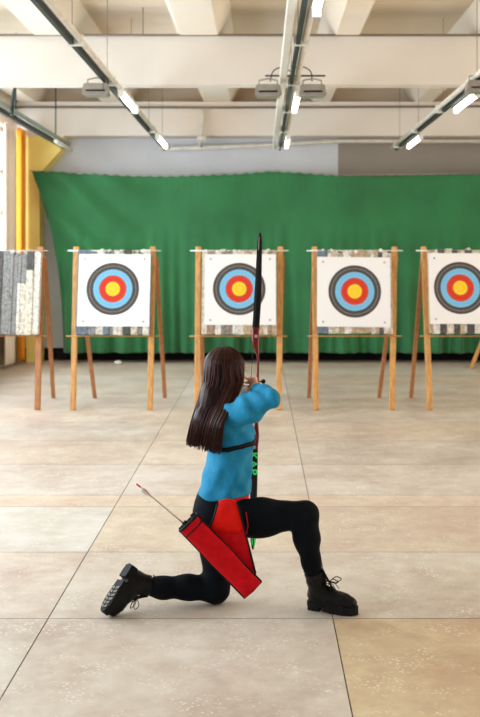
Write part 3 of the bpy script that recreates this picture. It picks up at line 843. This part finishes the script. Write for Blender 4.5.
# ------------------------------------------------------------------ boots
def boot(Bf, label, ank, shaft_top, laces_side):
    def c(a, b, ra, rb, k=.02, n=None, s=1.): return cap(Bf(*a), Bf(*b), ra, rb, k, n, s)
    up = [c((.035, 0, .068), (.10, 0, .062), .040, .045), c((.10, 0, .062), (.175, 0, .052), .045, .038, .02), c((.165, 0, .052), (.205, 0, .048), .038, .033, .02),
          cap(Bf(.05, 0, .08), np.array(shaft_top)*.55+Bf(.05, 0, .09)*.45, .043, .042, .025), cap(np.array(shaft_top)*.55+Bf(.05, 0, .09)*.45, shaft_top, .043, .046, .02)]
    o_ = Bf(0, 0, 0); zx = Bf(0, 0, 1)-o_; sd = np.array(shaft_top)-Bf(.05, 0, .09); sd = sd/np.linalg.norm(sd)
    cut1 = lambda X, Y, Z: .028-((X-o_[0])*zx[0]+(Y-o_[1])*zx[1]+(Z-o_[2])*zx[2])
    cut2 = lambda X, Y, Z: (X-shaft_top[0])*sd[0]+(Y-shaft_top[1])*sd[1]+(Z-shaft_top[2])*sd[2]-.005
    wr = lambda X, Y, Z: (.0015*np.sin(170*(X+Z))*np.sin(90*Y+60*Z)).astype(np.float32)
    root = np_obj('boot', sdf_mesh(up, .0045, 0, [cut1, cut2], wr), M['leather'], person)
    if label: root['label'] = label
    W2 = lambda p: Vector(Bf(*p))-PR
    # sole outline
    outl = [(-.008, 0), (.0, -.028), (.03, -.036), (.08, -.033), (.13, -.040), (.18, -.044), (.215, -.036), (.238, -.018), (.245, 0), (.238, .018), (.215, .036), (.18, .044), (.13, .040), (.08, .033), (.03, .036), (.0, .028)]
    bm = BM()
    def prism(pts, z0, z1, mi=0, z0b=None):
        a = [bm.verts.new(W2((x, y, z0))) for x, y in pts]; b = [bm.verts.new(W2((x, y, z1))) for x, y in pts]
        f = bm.faces.new(a[::-1]); f.material_index = mi
        bm.faces.new(b)
        for k in range(len(pts)): bm.faces.new((a[k], a[(k+1) % len(pts)], b[(k+1) % len(pts)], b[k]))
    prism(outl, .022, .040)
    prism([p for p in outl if p[0] > .07]+[], .004, .0225)
    heel = [(-.006, 0), (.002, -.027), (.03, -.034), (.062, -.032), (.062, .032), (.03, .034), (.002, .027)]
    prism(heel, 0.0, .0225)
    # lugs of the tread
    for k in range(6):
        for s in (-1, 1):
            x = .118+k*.019; w_ = .036 if k < 4 else .026
            prism([(x, s*.004), (x+.012, s*.004), (x+.006, s*w_), (x-.006, s*w_)][::s], -.0, .0045, 1)
    bmesh.ops.recalc_face_normals(bm, faces=bm.faces)
    so = mesh_obj('sole', bm, [M['sole'], M['tread']], person); so.parent = root
    # heel block stands a little taller at the back
    # laces criss-crossing the tongue
    bm = BM(); top = np.array(shaft_top)
    A = Bf(.125, 0, .098); B_ = top+(Bf(1, 0, 0)-Bf(0, 0, 0))*.040
    for k in range(6):
        t0, t1 = k/6, (k+.8)/6
        for s in (-1, 1):
            p = A*(1-t0)+B_*t0; q = A*(1-t1)+B_*t1; yv = (Bf(0, 1, 0)-Bf(0, 0, 0)); xv = Bf(1, 0, 0)-Bf(0, 0, 0)
            tube(bm, [Vector(p+yv*s*.020-xv*.004)-PR, Vector((p+q)/2+xv*.006)-PR, Vector(q-yv*s*.020-xv*.004)-PR], .0022, 6)
    # bow loops
    kn = A*.45+B_*.55+(Bf(1, 0, 0)-Bf(0, 0, 0))*.012
    for s in (-1, 1):
        yv = (Bf(0, 1, 0)-Bf(0, 0, 0))*s; xv = Bf(1, 0, 0)-Bf(0, 0, 0); zv = Bf(0, 0, 1)-Bf(0, 0, 0)
        tube(bm, [Vector(p)-PR for p in catmull([kn, kn+yv*.02+xv*.025+zv*.018, kn+yv*.022+xv*.05+zv*.010, kn+yv*.01+xv*.03-zv*.004, kn], 5)], .0020, 6)
        tube(bm, [Vector(p)-PR for p in catmull([kn, kn+yv*.012+xv*.02-zv*.01, kn+yv*.02+xv*.04-zv*.035], 4)], .0018, 6)
    la = mesh_obj('laces', bm, M['lace'], person); la.parent = root
    bm = BM()
    bar(bm, Vector(A*.9+B_*.1)-PR, Vector(top+(Bf(1, 0, 0)-Bf(0, 0, 0))*.042+(Bf(0, 0, 1)-Bf(0, 0, 0))*.018)-PR, .030, .006, bev=.002)
    tg = mesh_obj('tongue', bm, M['leather'], person); tg.parent = root
    bm = BM(); tz = top-(Bf(1, 0, 0)-Bf(0, 0, 0))*.042
    tube(bm, [Vector(p)-PR for p in catmull([tz, tz+(Bf(0, 0, 1)-Bf(0, 0, 0))*.016-(Bf(1, 0, 0)-Bf(0, 0, 0))*.004, tz-(Bf(1, 0, 0)-Bf(0, 0, 0))*.006-(Bf(0, 0, 1)-Bf(0, 0, 0))*.01], 4)], .003, 6)
    pt = mesh_obj('pull_tab', bm, M['lace'], person); pt.parent = root
    return root
topR = ankR*.78+kneR*.22+V3(0, 0, 0)
topL = ankL*.86+kneL*.14+V3(0, 0, .004)
boot(RB, 'front boot, flat on the floor', ankR, topR, 1)
boot(LB, 'rear boot, standing on its toe with tread showing', ankL, topL, 1)

# ------------------------------------------------------------------ hair
hairp = [ell(H(-.016, 0, .024), (.100, .086, .097), HA, .03), cap(H(-.04, 0, .0), V3(-.212, 4.66, 1.00), .080, .080, .04, (0, 1, 0), 1.1),
         cap(V3(-.212, 4.66, 1.00), V3(-.252, 4.622, .90), .080, .070, .04, (.2, 1, 0), 1.7), cap(V3(-.252, 4.622, .90), V3(-.263, 4.628, .835), .070, .060, .03, (.3, 1, 0), 2.0)]
hcut = [lambda X, Y, Z: np.minimum((X-HC[0])*Fd[0]+(Y-HC[1])*Fd[1]+(Z-HC[2])*Fd[2]-.052+.35*np.maximum(Z-HC[2]-.03, 0)*0, .085-(Z-HC[2]))]
hd = lambda X, Y, Z: (.002*np.sin(150*(X*.8+Y*.6)+8*Z)+.0015*np.sin(310*(X*.5-Y*.8)+5*Z)).astype(np.float32)
hbase = sdf_mesh(hairp, .006, -.011, hcut, hd)
hair = np_obj('hair', hbase, M['hair'], person)
at_ = hair.data.attributes.new('tone', 'FLOAT', 'POINT'); at_.data.foreach_set('value', [0.12]*len(hair.data.vertices))
# strands: from the parting over the skull and down the back
bm = BM(); rs = random.Random(21); ring_tone = []
def strand(pts, r, tone, taper=True):
    pts = catmull(pts, 5); n = len(pts)
    rad = [r*(0.6+0.4*math.sin(PI*min(1, i/n*2.2)) if i < n*0.4 else r*0+1.0*(1-0.65*(i/n-0.4)/0.6)*1.0) if False else r*(1-0.7*max(0, (i/n-.6)/.4)) for i in range(n)]
    c0 = len(bm.verts); tube(bm, [Vector(p)-PR for p in pts], rad, 5, True); bm.verts.ensure_lookup_table()
    ring_tone.extend([tone]*(len(bm.verts)-c0))
for k in range(900):
    # azimuth round the head (0 = face direction, positive to her right = camera side)
    az = rs.uniform(math.radians(48), math.radians(300)) if k > 60 else rs.uniform(math.radians(42), math.radians(75))
    el0 = rs.uniform(.35, 1.45)
    ca, sa = math.cos(az), math.sin(az)
    def on(el, e=1.0):
        return H(-.012, 0, .020)+Fd*(.097*e*math.cos(el)*ca)+Sd*(.088*e*math.cos(el)*sa)+Up*(.100*e*math.sin(el))
    e = rs.uniform(1.0, 1.03)
    pts = []
    for el in np.linspace(1.45, 0.0, 6): pts.append(on(el, e))
    root_p = pts[-1]
    # lower guide: gather towards the back lock
    back = (1-ca)/2                    # 0 near face, 1 at back
    spread = rs.gauss(0, 1)
    zend = rs.uniform(.772, .805)
    tx = -.262+.030*rs.uniform(-1, 1)+.020*max(0, sa)*(1-back); ty = 4.672+.052*rs.uniform(-1, 1)-.0*sa
    dv = Sd*sa+Fd*ca; u = max(-1, min(1, dv[0]+rs.uniform(-.15, .15))); vv = dv[1]*.8+rs.uniform(-.35, .35)
    jx = rs.uniform(-.006, .006)
    pm = V3(-.176+.092*u, 4.712+.085*vv, 1.085)
    uu = max(u, 0); p1 = V3(-.198+.088*u, 4.672-.012*u-.045*uu+.055*vv, 1.02)
    p2 = V3(-.234+.080*u*.9+jx-.006, 4.612-.042*u-.055*uu+.030*vv, .925)
    p3 = V3(-.254+.070*u+jx*2, 4.608-.046*u-.040*uu+.030*vv, .86)
    p4 = V3(-.264+.067*u+jx*3, 4.622-.040*u+.028*vv, zend-.012*u)
    pts = pts[:-1]+[pts[-1]*.5+pm*.5, pm, p1, p2, p3, p4]
    strand(pts, rs.uniform(.0024, .0048), min(1, max(0, rs.gauss(.38, .18))))
st_ = mesh_obj('hair_strands', bm, M['hair'], person, smooth=True)
st_.parent = hair
a2 = st_.data.attributes.new('tone', 'FLOAT', 'POINT'); a2.data.foreach_set('value', ring_tone[:len(st_.data.vertices)])

# ------------------------------------------------------------------ bow
BX = lambda z: float(np.interp(z, [.168, .5, .62, .72, .95, 1.1, 1.2, 1.27, 1.45, 1.79], [-.041, -.040, -.038, -.028, -.022, -.019, -.026, -.029, -.017, -.005]))
bow = thing('recurve_bow', 'black and red recurve bow held upright by the kneeling woman', 'bow', (-.023, 5.43, 0))
BP = Vector((-.023, 5.43, 0))
def sweep(bm, sts, mi=0):   # sts: (center, half_x, half_y)
    prev = None
    for c, hx, hy in sts:
        cur = [bm.verts.new(Vector(c)-BP+Vector((sx*hx, sy*hy, 0))) for sx, sy in ((-1, -.5), (-.6, -1), (.6, -1), (1, -.5), (1, .5), (.6, 1), (-.6, 1), (-1, .5))]
        if prev:
            for k in range(8): f = bm.faces.new((prev[k], prev[(k+1) % 8], cur[(k+1) % 8], cur[k])); f.smooth = True
        else: bm.faces.new(cur[::-1])
        prev = cur
    bm.faces.new(prev)
def limb(sign):
    z0 = .95+sign*.315; z1 = 1.79 if sign > 0 else .168
    out = []
    for i in range(25):
        t = i/24; z = z0+(z1-z0)*t
        y = 5.47-.40*t**1.5+(.05*max(0, t-.80)/.2)*1.0
        hx = (.0215 if sign < 0 else .0195)*(1-.42*max(0, t-.35)/.65) if t < .93 else .0125*(1-(t-.93)/.07*.62)
        out.append((Vector((BX(z), y, z)), hx, .0045 if t < .9 else .006))
    return out
for sg in (1, -1):
    L = limb(sg); bm = BM(); sweep(bm, L if sg > 0 else L[::-1]); lo_ = mesh_obj('limb', bm, M['bow_black'], bow)
    lo_['label'] = 'upper limb' if sg > 0 else 'lower limb'
    # green edge stripe and tip marks
    bm = BM()
    def strip(t0, t1, x0, x1):
        pr = None
        for i in range(int(t0*24), int(t1*24)+1):
            c, hx, hy = L[i]; v2 = [bm.verts.new(c-BP+Vector((xx*hx, -hy-.0012, 0))) for xx in (x0, x1)]
            if pr: bm.faces.new((pr[0], pr[1], v2[1], v2[0]))
            pr = v2
    strip(.86, .97, -.55, -.1)
    if sg < 0: strip(.88, 1.0, .3, .9)
    mesh_obj('green_mark', bm, M['green_ink'] if sg < 0 else M['steel'], lo_)
# riser
bm = BM(); R_ = []
for z, dx, hx, y, hy in [(.600, 0, .019, 5.475, .012), (.64, 0, .021, 5.47, .016), (.69, .001, .020, 5.462, .016), (.74, .002, .012, 5.452, .018), (.80, .001, .009, 5.445, .020), (.86, 0, .010, 5.442, .022), (.90, 0, .014, 5.44, .026),
                         (.945, 0, .015, 5.438, .020), (.975, 0, .013, 5.44, .020), (1.0, .002, .008, 5.445, .018), (1.06, .004, .0062, 5.448, .018), (1.12, .004, .0062, 5.45, .018),
                         (1.15, .001, .010, 5.455, .018), (1.18, -.004, .017, 5.46, .016), (1.22, -.004, .020, 5.466, .016), (1.27, 0, .020, 5.472, .012), (1.29, 0, .018, 5.475, .010)]:
    R_.append((Vector((BX(z)+dx, y, z)), hx, hy))
sweep(bm, R_); mesh_obj('riser', bm, M['red_metal'], bow)
bm = BM(); sweep(bm, [(Vector((BX(z), 5.425, z)), hx, .016) for z, hx in ((.885, .012), (.92, .016), (.95, .014), (.975, .010))]); mesh_obj('grip', bm, M['black'], bow)
# limb bolts
for z in (.63, 1.235):
    bm = BM(); bmesh.ops.create_cone(bm, cap_ends=True, segments=14, radius1=.009, radius2=.009, depth=.012, matrix=Matrix.Translation(Vector((BX(z), 5.447, z))-BP)@Matrix.Rotation(PI/2, 4, 'X'))
    mesh_obj('limb_bolt', bm, M['steel'], bow)
# arrow rest and sight
bm = BM(); tube(bm, [Vector((BX(.985)+.006, 5.445, .985))-BP, Vector((BX(.985)-.016, 5.44, .980))-BP, Vector((BX(.985)-.024, 5.44, .975))-BP], .003, 8); mesh_obj('arrow_rest', bm, M['black'], bow)
bm = BM(); y_ = 5.50; zc = 1.65-.1215*y_
tube(bm, [Vector((-.022, 5.46, zc))-BP, Vector((-.022, y_, zc))-BP, Vector((.004, y_, zc))-BP], .0035, 8)
tube(bm, [Vector((-.022, y_, zc-.03))-BP, Vector((-.022, y_, zc+.05))-BP], .003, 8)
bmesh.ops.create_uvsphere(bm, u_segments=12, v_segments=8, radius=.013, matrix=Matrix.Translation(Vector((.013, y_, zc))-BP))
bmesh.ops.create_uvsphere(bm, u_segments=10, v_segments=8, radius=.008, matrix=Matrix.Translation(Vector((-.016, y_, zc))-BP))
mesh_obj('sight', bm, M['black'], bow)
# string
tipT, tipB = limb(1)[-2][0], limb(-1)[-2][0]
bm = BM(); tube(bm, [tipT-BP, Vector(STR)+Vector((0, 0, .02))-BP, Vector(STR)-Vector((0, 0, .02))-BP, tipB-BP], .0011, 6)
tube(bm, [Vector(STR)+Vector((0, 0, .04))-BP, Vector(STR)-Vector((0, 0, .04))-BP], .0017, 6)
mesh_obj('bowstring', bm, M['black'], bow)
# lettering on the lower limb
cu = bpy.data.curves.new('lettering_curve', 'FONT'); cu.body = 'KAP'; cu.size = .056; cu.align_x = 'LEFT'; cu.align_y = 'CENTER'; cu.extrude = .0006; cu.offset = .0012; cu.space_character = 1.15
to = bpy.data.objects.new('tmp_text', cu); C.objects.link(to)
dg = bpy.context.evaluated_depsgraph_get(); me = bpy.data.meshes.new_from_object(to.evaluated_get(dg))
bpy.data.objects.remove(to)
me.materials.clear(); me.materials.append(M['green_ink'])
zt = 1.65-.192*5.46
def limb_y(z):
    t = min(1, max(0, (.635-z)/(.635-.168))); return 5.47-.40*t**1.5
for v in me.vertices:
    z = zt-v.co.x
    v.co = Vector((BX(z)+v.co.y-.003, limb_y(z)-.0062-v.co.z, z))-BP
lt = bpy.data.objects.new('lettering', me); C.objects.link(lt); lt.parent = bow
lt['label'] = 'green lettering on the lower limb'

# arrow on the string
def arrow(name, a, b, label, shaftm, nockm, fl=True, group=None):
    a, b = Vector(a), Vector(b); d = (b-a).normalized(); L = (b-a).length
    r = thing(name, label, 'arrow', a, 0, group)
    bm = BM(); tube(bm, [Vector((0, 0, 0)), d*L], .0033, 8); mesh_obj('shaft', bm, shaftm, r)
    bm = BM(); tube(bm, [-d*.012, d*.012], [.0042, .0040], 8); mesh_obj('nock', bm, nockm, r)
    x, y, _ = frame_of(d)
    for k in range(3):
        bm = BM(); n = x*math.cos(2.1*k+.5)+y*math.sin(2.1*k+.5); s = d.cross(n)*.0006
        pts = [d*.022+n*.003, d*.030+n*.013, d*.050+n*.012, d*.075+n*.003]
        A = [bm.verts.new(p+s) for p in pts]; B = [bm.verts.new(p-s) for p in pts]
        bm.faces.new(A); bm.faces.new(B[::-1])
        for q in range(4): bm.faces.new((A[q], B[q], B[(q+1) % 4], A[(q+1) % 4]))
        mesh_obj('vane', bm, nockm if k == 0 else M['white'], r)
    return r
arrow('arrow', STR+V3(.0, .0, .0), (BX(.985)-.012, 5.50, .990), 'dark arrow nocked on the drawn bow at the hand of the woman', M['black'], M['black'])

# ------------------------------------------------------------------ quiver
YQ = 4.525
q0 = at(188.5, 522.5, YQ); q1 = at(253, 589.5, YQ)
QP = (q0+q1)/2
qv = thing('quiver', 'flat red hip quiver with black piping hanging at the hip of the woman', 'quiver', QP)
qd = (q1-q0).normalized(); qn = Vector((qd.z, 0, -qd.x)); qn = qn if qn.z > 0 else -qn   # towards upper right
bm = BM(); hw = .053; L = (q1-q0).length; prev = None; nS = 20
def qsec(t, hw_, th):
    c = q0+qd*(L*t)-QP; out = []
    for k in range(16):
        a = 2*PI*k/16; ca, sa = math.cos(a), math.sin(a)
        out.append(c+qn*(hw_*math.copysign(abs(ca)**.6, ca))+Vector((0, 1, 0))*(th*math.copysign(abs(sa)**.8, sa)))
    return out
for i in range(nS+1):
    t = i/nS; th = .030+.004*math.sin(t*7)-.010*max(0, t-.85)/.15
    cur = [bm.verts.new(p) for p in qsec(t, hw-.002*math.sin(t*9), th)]
    if prev:
        for k in range(16): f = bm.faces.new((prev[k], prev[(k+1) % 16], cur[(k+1) % 16], cur[k])); f.smooth = True
    else: first = cur
    prev = cur
bm.faces.new(prev)
bmesh.ops.recalc_face_normals(bm, faces=bm.faces)
mesh_obj('pouch', bm, M['red'], qv)
def loop(t, grow, r):
    bm = BM(); pts = qsec(t, hw+grow, .030+grow); tube(bm, pts+[pts[0]], r, 6); return bm
mesh_obj('rim', loop(0.0, .001, .0065), M['black'], qv)
mesh_obj('band', loop(.085, .0015, .0035), M['black'], qv)
for nm, pp in (('upper', 1), ('lower', -1)):
    bm = BM(); tube(bm, [q0+qd*(L*t)+qn*(pp*(hw+.001))-Vector((0, .004, 0))-QP for t in np.linspace(0, 1, 12)], .0038, 6); mesh_obj('piping', bm, M['black'], qv)
bm = BM(); tube(bm, [q1+qn*(s*(hw+.001))-Vector((0, .016*(1-abs(s))+.004, 0))-QP for s in np.linspace(-1, 1, 9)], .0045, 6); mesh_obj('piping', bm, M['black'], qv)
# dividers at the mouth
for k in range(4):
    bm = BM(); c = q0+qn*(-.040+.026*k)-QP
    tube(bm, [c-qd*(.012+.006*(k % 2)), c+qd*.03], .0125, 10); mesh_obj('divider_tube', bm, M['black'], qv)
# triangular hip panel with pocket
def slab(name, pts, Y0, th, m, bulge=0):
    bm = BM(); P = [at(x, y, Y0) for x, y in pts]
    cen = sum(P, Vector())/len(P)
    fr = [bm.verts.new(p-QP) for p in P]; bk = [bm.verts.new(p+Vector((0, th, 0))-QP) for p in P]
    if bulge:
        inner = [bm.verts.new(p*.5+cen*.5-Vector((0, bulge, 0))-QP) for p in P]
        for k in range(len(P)):
            f = bm.faces.new((fr[k], fr[(k+1) % len(P)], inner[(k+1) % len(P)], inner[k])); f.smooth = True
        bm.faces.new(inner)
    else: bm.faces.new(fr)
    bm.faces.new(bk[::-1])
    for k in range(len(P)): bm.faces.new((fr[k], bk[k], bk[(k+1) % len(P)], fr[(k+1) % len(P)]))
    bmesh.ops.recalc_face_normals(bm, faces=bm.faces)
    return mesh_obj(name, bm, m, qv)
YP = 4.548
slab('hip_panel', [(214, 520), (240, 520), (247, 541), (255, 574), (250, 580), (203, 535)], YP, .010, M['red'])
slab('pocket', [(219, 501), (227, 499), (236, 501), (240, 512), (244, 528), (238, 533), (212, 533), (208, 531)], YP-.004, .012, M['red_bright'], .004)
for pts in ([(237, 502), (242, 520), (248, 543), (255.5, 573)], [(218, 503), (214, 517), (209, 530)], [(255.5, 573), (253.5, 581)]):
    bm = BM(); tube(bm, [at(x, y, YP-.003)-QP for x, y in pts], .0045, 6); mesh_obj('piping', bm, M['black'], qv)
bm = BM(); tube(bm, [at(x, y, YP+.01)-QP for x, y in [(246, 512), (248, 525), (246, 538)]], .002, 6); mesh_obj('cord', bm, M['red'], qv)
# belt: a flat band round the waist
bm = BM(); prev = None
for i in range(49):
    a = 2*PI*i/48; x = -.178+math.cos(a)*.121; y = 4.77+math.sin(a)*.150; z = .530-.10*(y-4.77)-.010*max(0, math.cos(a))
    cur = [bm.verts.new(Vector((x, y, z+d))-QP) for d in (-.011, .011)]
    if prev: f = bm.faces.new((prev[0], cur[0], cur[1], prev[1])); f.smooth = True
    prev = cur
be = mesh_obj('belt', bm, M['red_bright'], qv); md = be.modifiers.new('t', 'SOLIDIFY'); md.thickness = .004
# arrow standing out of the quiver
arrow('arrow', at(138.5, 485.5, 4.50), at(196, 534, YQ), 'single steel arrow with a red nock sticking far out of the quiver mouth', M['steel'], simple('red_nock', rgb(215, 40, 40), .4))
